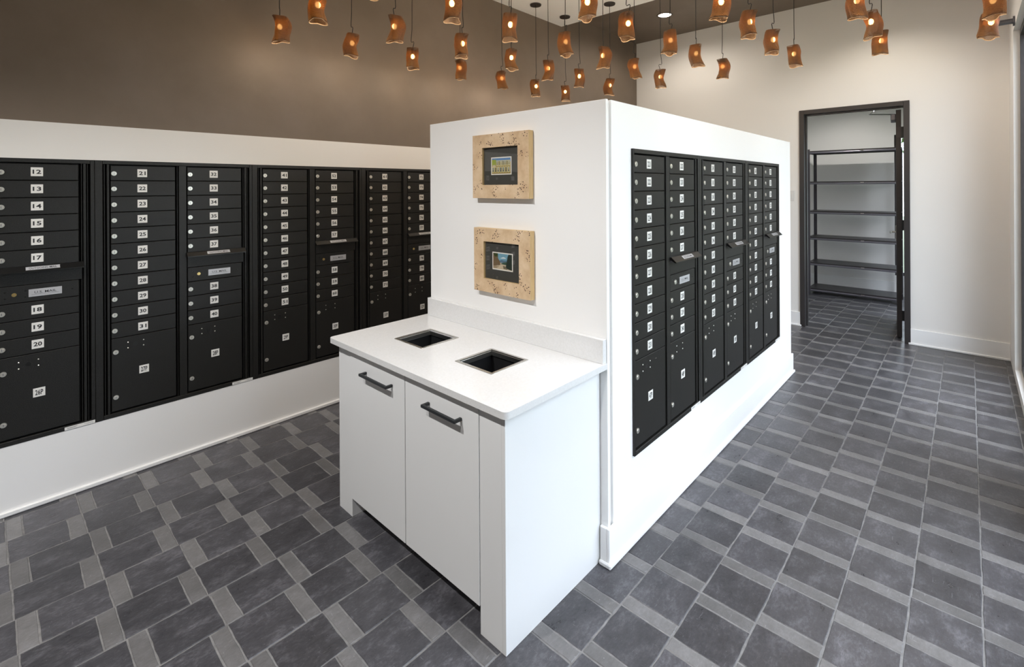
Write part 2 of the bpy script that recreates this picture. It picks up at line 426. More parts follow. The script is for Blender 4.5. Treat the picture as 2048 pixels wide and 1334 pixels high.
# closet
CY1 = 9.09
b = MB(); b.box(-3.0, -2.85, YW + .13, CY1, 0, 3.0, M['wall_white']); struct(b.build('wall_closet_left'), 'left wall of the shelf room')
b = MB(); b.box(-3.0, -.82, CY1, CY1 + .15, 0, 3.0, M['wall_white']); b.box(-.82, .16, CY1, CY1 + .15, 0, .3, M['wall_white'])
b.box(-.82, .16, CY1, CY1 + .15, 2.4, 3.0, M['wall_white']); b.box(.16, XR, CY1, CY1 + .15, 0, 3.0, M['wall_white'])
struct(b.build('wall_closet_back'), 'back wall of the shelf room behind the metal shelves')
b = MB(); b.box(-2.85, -.82, CY1 - .014, CY1, 0, .21, M['white'], .003); struct(b.build('baseboard_closet'), 'white baseboard behind the metal shelves')
b = MB(); b.box(-3.0, XR + .15, YW + .13, CY1 + .15, 3.0, 3.1, M['wall_white']); struct(b.build('ceiling_closet'), 'ceiling of the shelf room')
window('window_4', 1, CY1 + .15, -.82, .16, .3, 2.4, 1, 'window in the back wall of the shelf room, seen past the door')

# ------------------------------------------------------------------ island
GX = XI - .022
b = MB()
b.box(XIL, XI - .045, YF + .017, YE, 0, ZI, M['white'])                         # core
b.box(XIL, XI, YF, YF + .017, 0, ZI, M['white'], .0015)                         # front slab
RZS, RDZ = .985, .0419
ib0, ib1, iz0, iz1 = 2.0262, 4.4045, ZB0 * RZS + RDZ, ZB1 * RZS + RDZ
ys0 = YF + .041
b.box(XI - .045, XI - .012, YF + .017, ys0, 0, ZI - .004, M['white'])           # shadow groove
for y0, y1, z0, z1 in ((ys0, ib0, 0, ZI), (ib1, YE, 0, ZI), (ib0, ib1, 0, iz0), (ib0, ib1, iz1, ZI)):
    b.box(XI - .045, XI, y0, y1, z0, z1, M['white'])
isl = struct(b.build('wall_island'), 'white freestanding half-height wall block holding pictures and mailboxes')
b = MB()
b.box(XI, XI + .015, YF - .015, YE + .015, 0, .165, M['white'], .003)
b.box(XI + .013, XI + .027, YF - .027, YE + .027, 0, .022, M['white'], .005)
b.box(-1.203, XI, YF - .015, YF, 0, .165, M['white'], .003); b.box(-1.203, XI + .02, YF - .027, YF - .013, 0, .022, M['white'], .005)
struct(b.build('baseboard_island'), 'white baseboard wrapping the foot of the island wall')

# ------------------------------------------------------------------ floor: grout bed and separate tiles
b = MB(); b.box(XW - .2, XR + .15, YF0 - .15, CY1 + .15, -.12, -.0022, M['grout']); b.box(XR + .15, 2.45, YF0 - .15, .9, -.12, -.0022, M['grout'])
floor = struct(b.build('floor'), 'grey tiled floor of dark squares with narrow light filler tiles')
def tile_mesh(name, lx, ly, m, jit, rnd):
    hx, hy = lx / 2, ly / 2; pts = []
    for (ax, ay, bx_, by_) in ((-hx, -hy, hx, -hy), (hx, -hy, hx, hy), (hx, hy, -hx, hy), (-hx, hy, -hx, -hy)):
        n = 5
        for k in range(n):
            t = k / n; pts.append((ax + (bx_ - ax) * t + rnd.uniform(-jit, jit), ay + (by_ - ay) * t + rnd.uniform(-jit, jit)))
    c = .0022; out = []
    n = len(pts)
    for (x, y), z in [(p, -.006) for p in pts] + [(p, -c) for p in pts]: out.append((x, y, z))
    for x, y in pts:
        out.append((x - math.copysign(c, x) * (1 if abs(x) > hx * .6 else 0), y - math.copysign(c, y) * (1 if abs(y) > hy * .6 else 0), 0))
    fs = [(i, (i + 1) % n, n + (i + 1) % n, n + i) for i in range(n)] + [(n + i, n + (i + 1) % n, 2 * n + (i + 1) % n, 2 * n + i) for i in range(n)] + [tuple(range(2 * n, 3 * n))]
    mb = MB(); mb.add(out, fs, m); return mb
rt = random.Random(3)
G = .0048; FIL = .0585
DARK = [tile_mesh('floor_tile', TX - G, TY - FIL - G, M['tile_dark'], .0016, rt) for _ in range(12)]
LITE = [tile_mesh('filler_tile', TX - G, FIL - G, M['tile_light'], .0012, rt) for _ in range(8)]
for mb in DARK + LITE: mb.me = mb.mesh('tile')
def pix(x, y, z=0.0):
    d = Vector((x, y, z - CAM_H)); k = d.dot(Fv)
    if k < .2: return None
    return CX + FPX * d.dot(Rv) / k, CY - FPX * d.dot(Uv) / k, k
cells = []
for i in range(-14, 15):
    xc = TX0 + (i + .5) * TX
    for j in range(-14, 36):
        yl = TY0 + j * TY + TSH * xc
        if i % 2: f0, d0 = yl, yl + FIL
        else: f0, d0 = yl + TY - FIL, yl
        for kind, c, ly in (('d', d0 + (TY - FIL) / 2, TY - FIL), ('f', f0 + FIL / 2, FIL)):
            if xc > 2.3 or xc < XW - .1 or (xc > XR + .1 and c > .72): continue
            if c < YF0 or c > CY1 + .05: continue
            if xc < -2.8 and c > YW: continue
            if XIL + .1 < xc < XI - .05 and YF - .05 < c < YE - .1: continue
            p = pix(xc, c); vis = 0.0
            if p and -60 < p[0] < 2108 and -60 < p[1] < 1420:
                q = [pix(xc + sx * TX / 2, c + sy * ly / 2) for sx, sy in ((-1, -1), (1, -1), (1, 1), (-1, 1))]
                if all(q): vis = abs(sum(q[k][0] * q[(k + 1) % 4][1] - q[(k + 1) % 4][0] * q[k][1] for k in range(4))) / 2
            # hidden behind the island or the back wall
            if vis:
                def blocked(x0, x1, y0, y1, h):
                    for s in range(1, 60):
                        t = s / 60; x, y, z = xc * t, c * t, CAM_H * (1 - t)
                        if x0 < x < x1 and y0 < y < y1 and z < h: return True
                    return False
                if blocked(XIL, XI, YF, YE, ZI) or blocked(-2.42, -1.21, 1.22, 1.81, .87) or (c > YW + .1 and not DX0 < xc * YW / c < DX1): vis = 0.0
            cells.append((vis, kind, xc, c))
cells.sort(key=lambda t: -t[0])
cnt = {'d': 0, 'f': 0}; rest = {'d': MB(), 'f': MB()}
for vis, kind, x, y in cells:
    src = rt.choice(DARK if kind == 'd' else LITE); dz = rt.uniform(-.0009, .0006); rz = rt.uniform(-.006, .006)
    if cnt[kind] < 300 and vis > 0:
        cnt[kind] += 1; o = inst(src.me, 'floor_tile' if kind == 'd' else 'filler_tile', floor, (x, y, dz), rz)
        o.rotation_euler = (rt.uniform(-.003, .003), rt.uniform(-.003, .003), rz)
    else:
        rest[kind].add([(vx + x, vy + y, vz + dz) for vx, vy, vz in src.v], src.f, src.mats[0])
tag(rest['d'].build('floor_tile_field', floor), kind='stuff'); tag(rest['f'].build('filler_tile_field', floor), kind='stuff')

# ------------------------------------------------------------------ mailbox units
ROW0, RP = 1.787, .0901
def row_z(k): return (ROW0 if k == 0 else 1.699 - RP * (k - 1), 1.699 - RP * k)      # top, bottom
DW, CP = .305, .368
XFRONT = -.004
def mk_lock(r, m, slot=True):
    b = MB(); b.disc((0, 0, 0), 0, r, .0035, m, 20, r * .96); b.disc((.0035, 0, 0), 0, r * .70, .0012, m, 16, r * .62)
    if slot: b.box(.0046, .0052, -r * .09, r * .09, -r * .45, r * .45, M['ink_grey'])
    return b.mesh('lock')
LOCK = mk_lock(.0128, M['lock_steel']); BRASS = mk_lock(.0095, M['brass'])
def mk_plate(txt):
    b = MB(); h = .023; b.box(0, .0012, -h, h, -h, h, M['plate'], .0006)
    if txt:
        if len(txt) == 2: vs, fs = text_geo(txt, .0220, 1, .024, .032)
        else: vs, fs = text_geo(txt, .0275, 1, .020, .030)
        b.add([(.0016, a, c) for a, c in vs], fs, M['ink'])
    return b.mesh('number_plate')
_dm = {}
def door_mesh(k, w):
    key = (0 if k == 0 else 1, w)
    if key not in _dm:
        t, bo = row_z(k); h = t - bo; b = MB(); b.box(-.026, XFRONT, 0, w, -h / 2 + .0016, h / 2 - .0016, M['black'], .0018); _dm[key] = b.mesh('mailbox_door')
    return _dm[key]
def unit(name, label, x, y0, dz, ks, colA, colB, pA, pB, group, slim=False):
    e = thing(name, label, 'mailbox unit', (x, y0, dz), group)
    S = lambda s: s * ks
    f = MB(); K = M['black']; zt, zb = ZB1, ZB0
    e0 = -.0135 if slim else -.0685          # the bank's near end has only a slim edge strip
    f.box(-.037, -.030, S(e0), S(.7385), zb, zt, M['dark'])
    f.box(-.030, 0, S(e0), S(-.004 if slim else -.035), zb, zt, K, .0015); f.box(-.030, 0, S(.7215), S(.7385), zb, zt, K, .0015)
    e1 = -.004 if slim else -.035; f.box(-.030, 0, S(e1), S(.7215), ROW0 + .005, zt, K, .0015); f.box(-.030, 0, S(e1), S(.7215), zb, .374, K, .0015)
    for s0, s1, xf in (() if slim else ((-.029, -.0245, -.006), (-.0165, -.006, -.002))) + ((.3145, .3185, -.008), (.3235, .3625, -.002), (.6835, .6875, -.008), (.692, .7035, -.002), (.708, .712, -.005)):
        f.box(-.030, xf, S(s0), S(s1), .374, ROW0 + .005, K, .001)
    f.build('frame', e)
    for c, (nums, par) in enumerate(((colA, pA), (colB, pB))):
        s0 = CP * c; w = S(DW); n = 0
        for k in range(11):
            t, bo = row_z(k); zc = (t + bo) / 2
            if c == 1 and k in (6, 7):
                if k == 6:
                    h = (t - bo) / 2; b = MB(); b.box(-.026, XFRONT - .001, 0, S(.318), -h + .001, h - .001, K, .0012); b.build('slot_panel', e, (0, S(s0), zc))
                    b = MB(); b.prism([(-.006, .012), (.008, .010), (.034, -.014), (.034, -.018), (.026, -.018), (.002, -.004), (-.006, -.022)], 1, S(-.008), S(.322), M['black_gloss'])
                    hd = b.build('mail_slot_hood', e, (0, S(s0), t - .004))
                    lb = MB(); nx, nz = .022 / math.hypot(.024, .026), .024 / math.hypot(.024, .026)
                    def hp(a, d): return (.011 + .020 * d + .0008, a, .0072 - .0185 * d + .0008)
                    w0, w1 = S(.100), S(.228)
                    lb.add([hp(w0, .05), hp(w1, .05), hp(w1, .85), hp(w0, .85)], [(0, 1, 2, 3)], M['silver_label'])
                    vs, fs = text_geo('OUTGOING MAIL', .5, 1, .002, (w1 - w0) * .82)
                    lb.add([tuple(q + d for q, d in zip(hp((w0 + w1) / 2 + a, .45 - q2 * .95), (.0004, 0, .0004))) for a, q2 in vs], fs, M['ink'])
                    lb.build('hood_label', hd)
                else:
                    h = (t - bo) / 2; b = MB(); b.box(-.026, XFRONT, 0, w, -h + .0016, h - .0016, K, .0018)
                    for a, z in ((.027, .016), (.027, -.016), (.100, .016), (.100, -.016), (.278, 0)):
                        b.disc((XFRONT, S(a), z), 0, .0042, .002, M['black_gloss'], 10, .002)
                    pn = b.build('postal_panel', e, (0, S(s0), zc))
                    o = inst(BRASS if x < -2 else LOCK, 'lock', pn, (XFRONT, S(.059), 0)); tag(o, 'small brass lock' if x < -2 else None)
                    b = MB(); W2, H2 = S(.063), .0195; b.box(0, .0015, -W2, W2, -H2, H2, M['silver_label'], .0006)
                    vs, fs = text_geo('U.S. MAIL', .0125, 1, .004, S(.083)); b.add([(.0019, a, q + .002) for a, q in vs], fs, M['ink'])
                    b.box(.0015, .0019, -S(.052), S(.052), -.0092, -.0080, M['ink_grey'])
                    b.build('mail_plate', pn, (XFRONT, S(.174), 0))
                continue
            d = inst(door_mesh(k, w), 'mailbox_door', e, (0, S(s0), zc))
            inst(LOCK, 'lock', d, (XFRONT, S(.015), -.0015 if k else -.003))
            inst(mk_plate(nums[n] if nums else ''), 'number_plate', d, (XFRONT, S(.144), .001)); n += 1
        t = row_z(10)[1]; bo = .384; zc = (t + bo) / 2; h = (t - bo) / 2
        b = MB(); b.box(-.026, XFRONT, 0, w, -h, h - .0016, K, .0018)
        for a, z in ((.074, .763), (.146, .763), (.074, .731), (.146, .731)):
            b.disc((XFRONT, S(a), z - zc), 0, .0036, .0015, M['lock_steel'], 8, .0015)
        b.disc((XFRONT - .002, S(.108), .747 - zc), 0, .011, .0025, M['black_gloss'], 16)
        d = b.build('parcel_door', e, (0, S(s0), zc))
        for z in (.719, .462): inst(LOCK, 'lock', d, (XFRONT, S(.019), z - zc))
        inst(mk_plate(par), 'number_plate', d, (XFRONT, S(.148), .591 - zc))
    b = MB(); b.box(0, .0008, S(.612), S(.736), zb + .0025, zb + .019, M['plate'])
    for a0, a1, z in ((.622, .664, .013), (.622, .660, .0105), (.622, .655, .008), (.69, .728, .012), (.70, .726, .0085)):
        b.box(.0008, .0011, S(a0), S(a1), zb + z, zb + z + .0009, M['ink_grey'])
    b.build('maker_label', e)
    return e
def nums(a, n): return [str(a + k) for k in range(n)]
GL, GR = 'mailbox units in the left wall', 'mailbox units in the island wall'
Y0 = .468; XL = XW + .002
for k, (a, pa, lab) in enumerate(((None, '', 'black mailbox unit with doors 12 to 20 and parcel door 26P at the left edge'),
        (21, 27, 'black mailbox unit with doors 21 to 40 and parcel doors 27P and 28P'),
        (41, 29, 'black mailbox unit with doors 41 to 60 and parcel doors 29P and 30P'),
        (61, 31, 'black mailbox unit with doors 61 to 80, partly hidden behind the white island'))):
    if a is None: unit('mailbox_unit', lab, XL, Y0 - .808, 0, 1.0, None, nums(12, 9), '', '26P', GL)
    else: unit('mailbox_unit', lab, XL, Y0 + .808 * (k - 1), 0, 1.0, nums(a, 11), nums(a + 11, 9), '%dP' % pa, '%dP' % (pa + 1), GL)
for k, (a, pa) in enumerate(((221, 47), (241, 49), (261, 51))):
    unit('mailbox_unit', ('nearest black mailbox unit in the white island, doors 221 to 240', 'middle black mailbox unit in the white island, doors 241 to 260', 'farthest black mailbox unit in the white island, doors 261 to 280')[k], XI + .012, 2.040 + .808 * k, RDZ, 1.0, nums(a, 11), nums(a + 11, 9), '%dP' % pa, '%dP' % (pa + 1), GR, k == 0).scale = (1, 1, RZS)

# ------------------------------------------------------------------ cabinet and worktop
YC, XCL, XCR, ZD, ZK0, ZK = 1.218, -2.4235, -1.2074, .102, .853, .879
cab = thing('cabinet', 'white two-door base cabinet with black bar handles under the worktop', 'cabinet', (-1.8, 1.5, 0))
off = Vector((1.8, -1.5, 0))
def cpart(b, name, parent=None):
    o = b.build(name, parent or cab); o.location = off if parent is None else (0, 0, 0); return o
CWm = M['cab_white']
b = MB(); b.box(XCL, XCL + .018, YC + .006, YF - .004, 0, ZK0 - .001, CWm, .001); cpart(b, 'side_panel')
b = MB(); b.box(XCR - .018, XCR, YC, YF - .004, 0, ZK0 - .001, CWm, .001); cpart(b, 'side_panel')
b = MB(); b.box(XCL + .018, -2.294, YC + .006, YC + .024, 0, ZK0 - .001, CWm, .001); b.box(-2.312, -2.294, YC + .024, YC + .09, 0, ZD, CWm); cpart(b, 'stile')
b = MB(); b.box(-1.340, XCR - .018, YC, YC + .02, 0, ZK0 - .001, CWm, .001); b.box(-1.340, -1.322, YC + .02, YC + .09, 0, ZD, CWm); cpart(b, 'stile')
b = MB(); b.box(-2.294, -1.340, YC + .085, YC + .10, 0, ZD, CWm); cpart(b, 'toe_kick')
b = MB(); b.box(XCL + .018, XCR - .018, YC + .026, YC + .03, ZD, .80, CWm); b.box(-2.29, -1.342, YC + .024, YF - .004, ZD, ZD + .018, CWm); cpart(b, 'carcass')
for x0, x1, hx0, hx1 in ((-2.2915, -1.8185, -2.147, -1.921), (-1.8135, -1.3425, -1.653, -1.447)):
    b = MB(); b.box(x0, x1, YC - .003, YC + .018, ZD, ZK0 - .004, CWm, .0015); d = cpart(b, 'cabinet_door')
    b = MB(); t = .012; z0 = .764
    xa, xb = hx0 + .004, hx1 + .012
    b.box(xa, xb, YC - .041, YC - .041 + t, z0 - t / 2, z0 + t / 2, M['handle'], .0012)
    for xx in (xa, xb - t): b.box(xx, xx + t, YC - .031, YC - .003, z0 - t / 2, z0 + t / 2, M['handle'], .0012)
    h = b.build('handle', d); tag(h, 'charcoal bar handle')
top = thing('worktop', 'white stone worktop with two square steel-rimmed rubbish openings', 'worktop', (-1.8, 1.5, ZK0))
toff = Vector((1.8, -1.5, -ZK0))
KX0, KX1, KY0, KY1 = -2.452, -1.169, 1.183, YF - .001
HO = [(-2.172, -1.937, 1.392, 1.622), (-1.689, -1.454, 1.390, 1.617)]
b = MB(); Q = M['quartz']; r = .022
xs = [KX0 + r, HO[0][0] + .012, HO[0][1] - .012, HO[1][0] + .012, HO[1][1] - .012, KX1 - r]
ya, yb = 1.403, 1.608
b.box(xs[0], xs[5], yb, KY1, ZK0, ZK, Q); b.box(KX0, xs[0], KY0 + r, KY1, ZK0, ZK, Q); b.box(xs[5], KX1, KY0 + r, KY1, ZK0, ZK, Q)
b.box(xs[0], xs[5], KY0, ya, ZK0, ZK, Q)
for k in (0, 2, 4): b.box(xs[k], xs[k + 1], ya, yb, ZK0, ZK, Q)
for cx, a0 in ((KX0 + r, PI), (KX1 - r, 1.5 * PI)):
    poly = [(cx, KY0 + r)] + [(cx + r * math.cos(a0 + PI / 2 * k / 6), KY0 + r + r * math.sin(a0 + PI / 2 * k / 6)) for k in range(7)]
    b.prism(poly, 2, ZK0, ZK, Q)
o = b.build('slab', top); o.location = toff
b = MB(); b.box(-2.428, -1.174, YF - .026, YF - .001, ZK, .984, Q, .0015); o = b.build('backsplash', top); o.location = toff
for x0, x1, y0, y1 in HO:
    b = MB(); w = .013; S_ = M['steel']; zt = ZK + .0025
    for q in ((x0, x1, y0, y0 + w), (x0, x1, y1 - w, y1), (x0, x0 + w, y0 + w, y1 - w), (x1 - w, x1, y0 + w, y1 - w)):
        b.box(*q, ZK - .024, zt, S_, .0008)
    for q in ((x0 + w, x1 - w, y0 + w, y0 + w + .003), (x0 + w, x1 - w, y1 - w - .003, y1 - w), (x0 + w, x0 + w + .003, y0 + w, y1 - w), (x1 - w - .003, x1 - w, y0 + w, y1 - w)):
        b.box(*q, ZK - .024, ZK - .004, S_)
    rm = b.build('chute_rim', top); rm.location = toff; tag(rm, 'brushed steel rim')
    b = MB(); L = M['liner']; i0, i1, j0, j1 = x0 + .004, x1 - .004, y0 + .004, y1 - .004
    for q in ((i0, i1, j0, j0 + .004), (i0, i1, j1 - .004, j1), (i0, i0 + .004, j0, j1), (i1 - .004, i1, j0, j1)): b.box(*q, ZK0 - .30, ZK0 - .002, L)
    b.box(i0, i1, j0, j1, ZK0 - .31, ZK0 - .30, L); tag(cpart(b, 'rubbish_bin'), 'black bin under the worktop opening')

# ------------------------------------------------------------------ pictures
def picture(name, label, x0, x1, z0, z1, burl_m, kind):
    e = thing(name, label, 'picture', ((x0 + x1) / 2, YF, (z0 + z1) / 2))
    cx, cz = (x0 + x1) / 2, (z0 + z1) / 2; hw, hh = (x1 - x0) / 2, (z1 - z0) / 2; wx, wz = .0755, .0705; D = .036
    iw, ih = hw - wx, hh - wz
    quads = [((-hw, hh), (hw, hh), (iw, ih), (-iw, ih)), ((-hw, -hh), (hw, -hh), (iw, -ih), (-iw, -ih)), ((-hw, -hh), (-hw, hh), (-iw, ih), (-iw, -ih)), ((hw, -hh), (hw, hh), (iw, ih), (iw, -ih))]
    for k, q in enumerate(quads):
        b = MB(); n = 4
        vs = [(a, -D, c) for a, c in q] + [(a, -.004, c) for a, c in q]
        b.add(vs, [(0, 1, 2, 3)], burl_m); b.add(vs, [(4, 5, 6, 7), (0, 1, 5, 4), (1, 2, 6, 5), (2, 3, 7, 6), (3, 0, 4, 7)], M['maple'])
        b.build('frame_rail', e)
    b = MB(); b.box(-hw + .02, hw - .02, -.0042, -.0005, -hh + .02, hh - .02, M['maple']); b.build('backing', e)
    b = MB(); b.box(-iw - .004, iw + .004, -.022, -.018, -ih - .004, ih + .004, M['matboard']); b.build('mat_board', e)
    pw, ph = .0745, .0462
    b = MB(); Y = -.0225; lay = [0]
    def fm(nm, c):
        if nm not in M: M[nm] = mat(nm, srgb(*c), .5)
        return M[nm]
    def flat(pts, m):
        lay[0] += 1; y = Y - .00004 * lay[0]; b.add([(a * pw, y, c * ph) for a, c in pts], [tuple(range(len(pts)))], m)
    def rect(a0, a1, c0, c1, m): flat([(a0, c0), (a1, c0), (a1, c1), (a0, c1)], m)
    b.box(-pw, pw, Y, -.0219, -ph, ph, fm('card_white', (232, 228, 218)))
    rr = random.Random(5)
    if kind == 'letters':
        rect(-.92, .92, -.88, .88, fm('card_ochre', (150, 128, 70))); rect(-.92, .92, .45, .88, fm('card_sky', (84, 128, 176)))
        rect(-.92, -.50, .05, .72, fm('card_leaf', (140, 152, 30))); rect(-.85, -.55, -.15, .12, fm('card_stone', (196, 180, 150)))
        for r_, (za, zb) in enumerate(((.02, .62), (-.74, -.10))):
            for k in range(7 - r_ * 0):
                a = -.46 + k * .195 if r_ == 0 else -.88 + k * .255
                wd = .155 if r_ == 0 else .20
                rect(a, a + wd, za, zb, fm('card_letter', (226, 214, 150)))
                rect(a + .03, a + wd - .03, za + .06, zb - .06, fm('card_in%d' % (k % 4), ((120, 130, 132), (92, 84, 66), (150, 150, 140), (70, 84, 92))[k % 4]))
                rect(a + .05, a + wd - .07, za + .12, za + .28, fm('card_dark', (40, 38, 34)))
    else:
        rect(-.92, .92, -.88, .88, fm('card_road', (196, 178, 150))); rect(-.92, .92, .05, .88, fm('card_sky2', (112, 158, 176)))
        flat([(-.25, .35), (.1, .52), (.3, .46), (.35, .38), (0, .34)], fm('card_cloud', (214, 222, 220)))
        flat([(-.4, .02), (-.1, .18), (.2, .14), (.6, .2), (.92, .1), (.92, -.15), (-.4, -.15)], fm('card_hill', (86, 112, 132)))
        flat([(-.2, -.3), (.1, -.08), (.5, .04), (.92, .02), (.92, -.5), (.5, -.35)], fm('card_wood', (60, 84, 66)))
        flat([(-.92, .88), (-.45, .88), (-.42, .3), (-.25, .0), (-.2, -.4), (-.6, -.55), (-.92, -.6)], fm('card_cliff', (112, 92, 66)))
        flat([(-.92, .88), (-.45, .88), (-.46, .45), (-.75, .5)], fm('card_fir', (58, 70, 34)))
        flat([(.42, .0), (.5, .6), (.6, .88), (.92, .88), (.92, -.88), (.3, -.70)], fm('card_pine', (34, 46, 36)))
        flat([(-.92, -.62), (-.3, -.55), (-.6, -.80), (-.92, -.84)], fm('card_bank', (150, 132, 104)))
        flat([(.05, -.45), (.3, -.5), (.5, -.85), (.1, -.8)], fm('card_verge', (112, 100, 78)))
    b.build('postcard', e)
    b = MB(); b.box(-iw, iw, -.0265, -.0255, -ih, ih, M['picture_glass']); b.build('glass', e)
picture('framed_postcard', 'upper burl-wood framed postcard of bright lettering on dark mat', -2.000, -1.590, 1.592, 1.930, M['burl_a'], 'letters')
picture('framed_postcard', 'lower burl-wood framed postcard of a mountain road on dark mat', -1.993, -1.585, 1.095, 1.433, M['burl_b'], 'road')

# ------------------------------------------------------------------ doorway, door, shelves, switch
df = MB(); FM = M['doorframe']
for x0, x1 in ((DX0, DX0 + .05), (DX1 - .05, DX1)):
    df.box(x0, x1, YW - .018, YW + .148, 0, DZ, FM, .002)
    if x0 < -1: df.box(x1 - .004, x1 + .012, YW + .055, YW + .10, 0, DZ - .05, FM)
df.box(DX0 + .05, DX1 - .05, YW - .018, YW + .148, DZ - .05, DZ, FM, .002)
df.box(DX0 + .05, DX1 - .05, YW + .055, YW + .10, DZ - .062, DZ - .048, FM)
struct(df.build('trim_2'), 'dark bronze metal frame of the doorway')
# open door, swung back into the shelf room, hinge edge toward the viewer
hx, hy = -.513, YW + .165
dr = tag(bpy.data.objects.new('door_1', None), 'dark door with a long glass panel, swung open into the shelf room', kind='structure'); COL.objects.link(dr)
dr.location = (hx, hy, 0); dr.rotation_euler = (0, 0, math.radians(5.0))
DWD, DT, DH = .90, .045, 2.46
b = MB()
for q in ((0, .14, .012, DH), (DWD - .14, DWD, .012, DH), (.14, DWD - .14, .012, .26), (.14, DWD - .14, DH - .14, DH)):
    b.box(-DT - .02, -.02, q[0], q[1], q[2], q[3], FM, .0015)
b.build('door_leaf', dr)
b = MB(); b.box(-DT / 2 - .024, -DT / 2 - .018, .14, DWD - .14, .26, DH - .14, M['glass']); b.build('door_glass', dr)
for z in (.25, 1.22, 2.22):
    b = MB(); b.disc((.004, -.012, z - .055), 2, .008, .11, M['handle'], 12); b.box(-.02, .004, -.012, -.006, z - .055, z + .055, M['handle']); b.box(-.062, -.02, -.003, .0, z - .055, z + .055, M['shelf']); b.build('hinge', dr)
b = MB(); b.box(-DT - .028, -DT - .02, DWD - .10, DWD - .05, .98, 1.16, M['steel'], .002); b.disc((-DT - .075, DWD - .075, 1.08), 0, .011, .05, M['steel'], 14)
b.box(-DT - .088, -DT - .066, DWD - .19, DWD - .065, 1.07, 1.092, M['steel'], .004); b.build('door_lever', dr)
b = MB(); b.box(-DT - .066, -DT - .02, .10, .36, DH - .10, DH - .03, M['grey_metal'], .004); b.build('closer_body', dr)
b = MB(); b.tube([(-DT - .05, .22, DH - .02), (-DT - .26, .10, DH - .015), (-DT - .21, -.10, DH - .006)], .007, M['steel']); b.build('closer_arm', dr)

sh = thing('metal_shelf_unit', 'tall dark grey metal shelf unit with six empty shelves through the doorway', 'shelf', (-1.21, 8.66, 0))
SX0, SX1, SY0, SY1 = -1.829, -.705, 8.44, 8.90
loff = Vector((1.21, -8.66, 0))
def spart(b, n, parent=None):
    o = b.build(n, parent or sh); o.location = loff if parent is None else (0, 0, 0); return o
for x0, sx in ((SX0, 1), (SX1, -1)):
    for y0, sy in ((SY0, 1), (SY1, -1)):
        b = MB(); w = .038; t = .003
        xa, xb = sorted((x0, x0 + sx * w)); ya_, yb_ = sorted((y0, y0 + sy * w))
        b.box(xa, xb, min(y0, y0 + sy * t), max(y0, y0 + sy * t), 0, 2.20, M['shelf_post']); b.box(min(x0, x0 + sx * t), max(x0, x0 + sx * t), ya_, yb_, 0, 2.20, M['shelf_post'])
        spart(b, 'post')
for z in (2.155, 1.69, 1.245, .850, .462, .070):
    b = MB(); b.box(SX0 + .004, SX1 - .004, SY0 + .006, SY1 - .004, z + .012, z + .020, M['shelf'])
    b.box(SX0 + .04, SX1 - .04, SY0 + .004, SY0 + .010, z - .020, z + .020, M['shelf'])
    b.box(SX0 + .004, SX0 + .010, SY0 + .04, SY1 - .04, z - .02, z + .012, M['shelf']); b.box(SX0 + .04, SX1 - .04, SY1 - .010, SY1 - .004, z - .02, z + .012, M['shelf'])
    s_ = spart(b, 'shelf')
    b = MB(); b.prism([(SY0 - .008, z - .010), (SY0 - .003, z - .024), (SY0 + .004, z - .024), (SY0 + .004, z + .0), (SY0 - .003, z + .0)], 0, SX0 + .04, SX1 - .04, M['shelf_lip']); spart(b, 'shelf_lip', s_)
    b = MB(); b.box(-1.15, -1.11, SY0 - .010, SY0 + .002, z - .004, z + .004, M['steel']); spart(b, 'shelf_clip', s_)
sw = thing('switch_plate', 'pale light switch plate on the back wall left of the doorway', 'switch', (-1.585, YW, 1.53))
b = MB(); b.box(-.058, .058, -.006, 0, -.062, .062, M['plastic_white'], .002); b.build('plate', sw)
for x in (-.023, .023):
    b = MB(); b.box(x - .016, x + .016, -.009, -.006, -.033, .033, M['plastic_white'], .001); b.build('rocker', sw)
# small fitting high on the right-hand wall
fx = thing('sprinkler_head', 'small grey metal sprinkler sticking out high on the right wall', 'sprinkler', (XR, 5.62, 2.98))
b = MB(); b.disc((-.012, 0, 0), 0, .04, .012, M['grey_metal'], 20); b.build('escutcheon', fx)
b = MB(); b.disc((-.12, 0, 0), 0, .022, .11, M['grey_metal'], 16); b.build('pipe', fx)
b = MB(); b.disc((-.145, 0, 0), 0, .034, .03, M['grey_metal'], 16); b.disc((-.135, 0, -.055), 2, .010, .05, M['grey_metal'], 12); b.box(-.160, -.110, -.016, .016, -.058, -.052, M['grey_metal']); b.build('head', fx)

# ------------------------------------------------------------------ recessed downlights
def downlight(x, y, z, label, watts, cone=130, color=(1.0, .90, .78), aim=None):
    e = thing('downlight', label, 'downlight', (x, y, z), 'recessed ceiling downlights')
    b = MB(); n = 32; prof = [(.096, 0), (.096, -.005), (.078, -.007), (.074, -.002)]
    vs = [(r * math.cos(2 * PI * k / n), r * math.sin(2 * PI * k / n), h) for r, h in prof for k in range(n)]
    b.add(vs, [(a * n + k, a * n + (k + 1) % n, (a + 1) * n + (k + 1) % n, (a + 1) * n + k) for a in range(len(prof) - 1) for k in range(n)], M['downlight_trim']); b.build('trim_ring', e, smooth=True)
    b = MB(); b.disc((0, 0, -.0035), 2, .076, .002, M['lens'], 32); b.build('lens', e)
    l = bpy.data.lights.new('downlight_lamp', 'SPOT'); l.energy = watts; l.color = color; l.spot_size = math.radians(cone); l.spot_blend = .6; l.shadow_soft_size = .035
    o = bpy.data.objects.new('downlight_lamp', l); COL.objects.link(o); o.parent = e; o.location = (0, 0, -.02)
    if aim: o.rotation_euler = (Vector(aim) - Vector((x, y, z))).to_track_quat('-Z', 'Y').to_euler()
downlight(-2.74, 5.575, ZS, 'round lit recessed downlight in the brown ceiling near the back wall', 38, 165)
downlight(-.62, 5.575, ZS, 'recessed downlight in the brown ceiling above the doorway, out of the picture', 45)
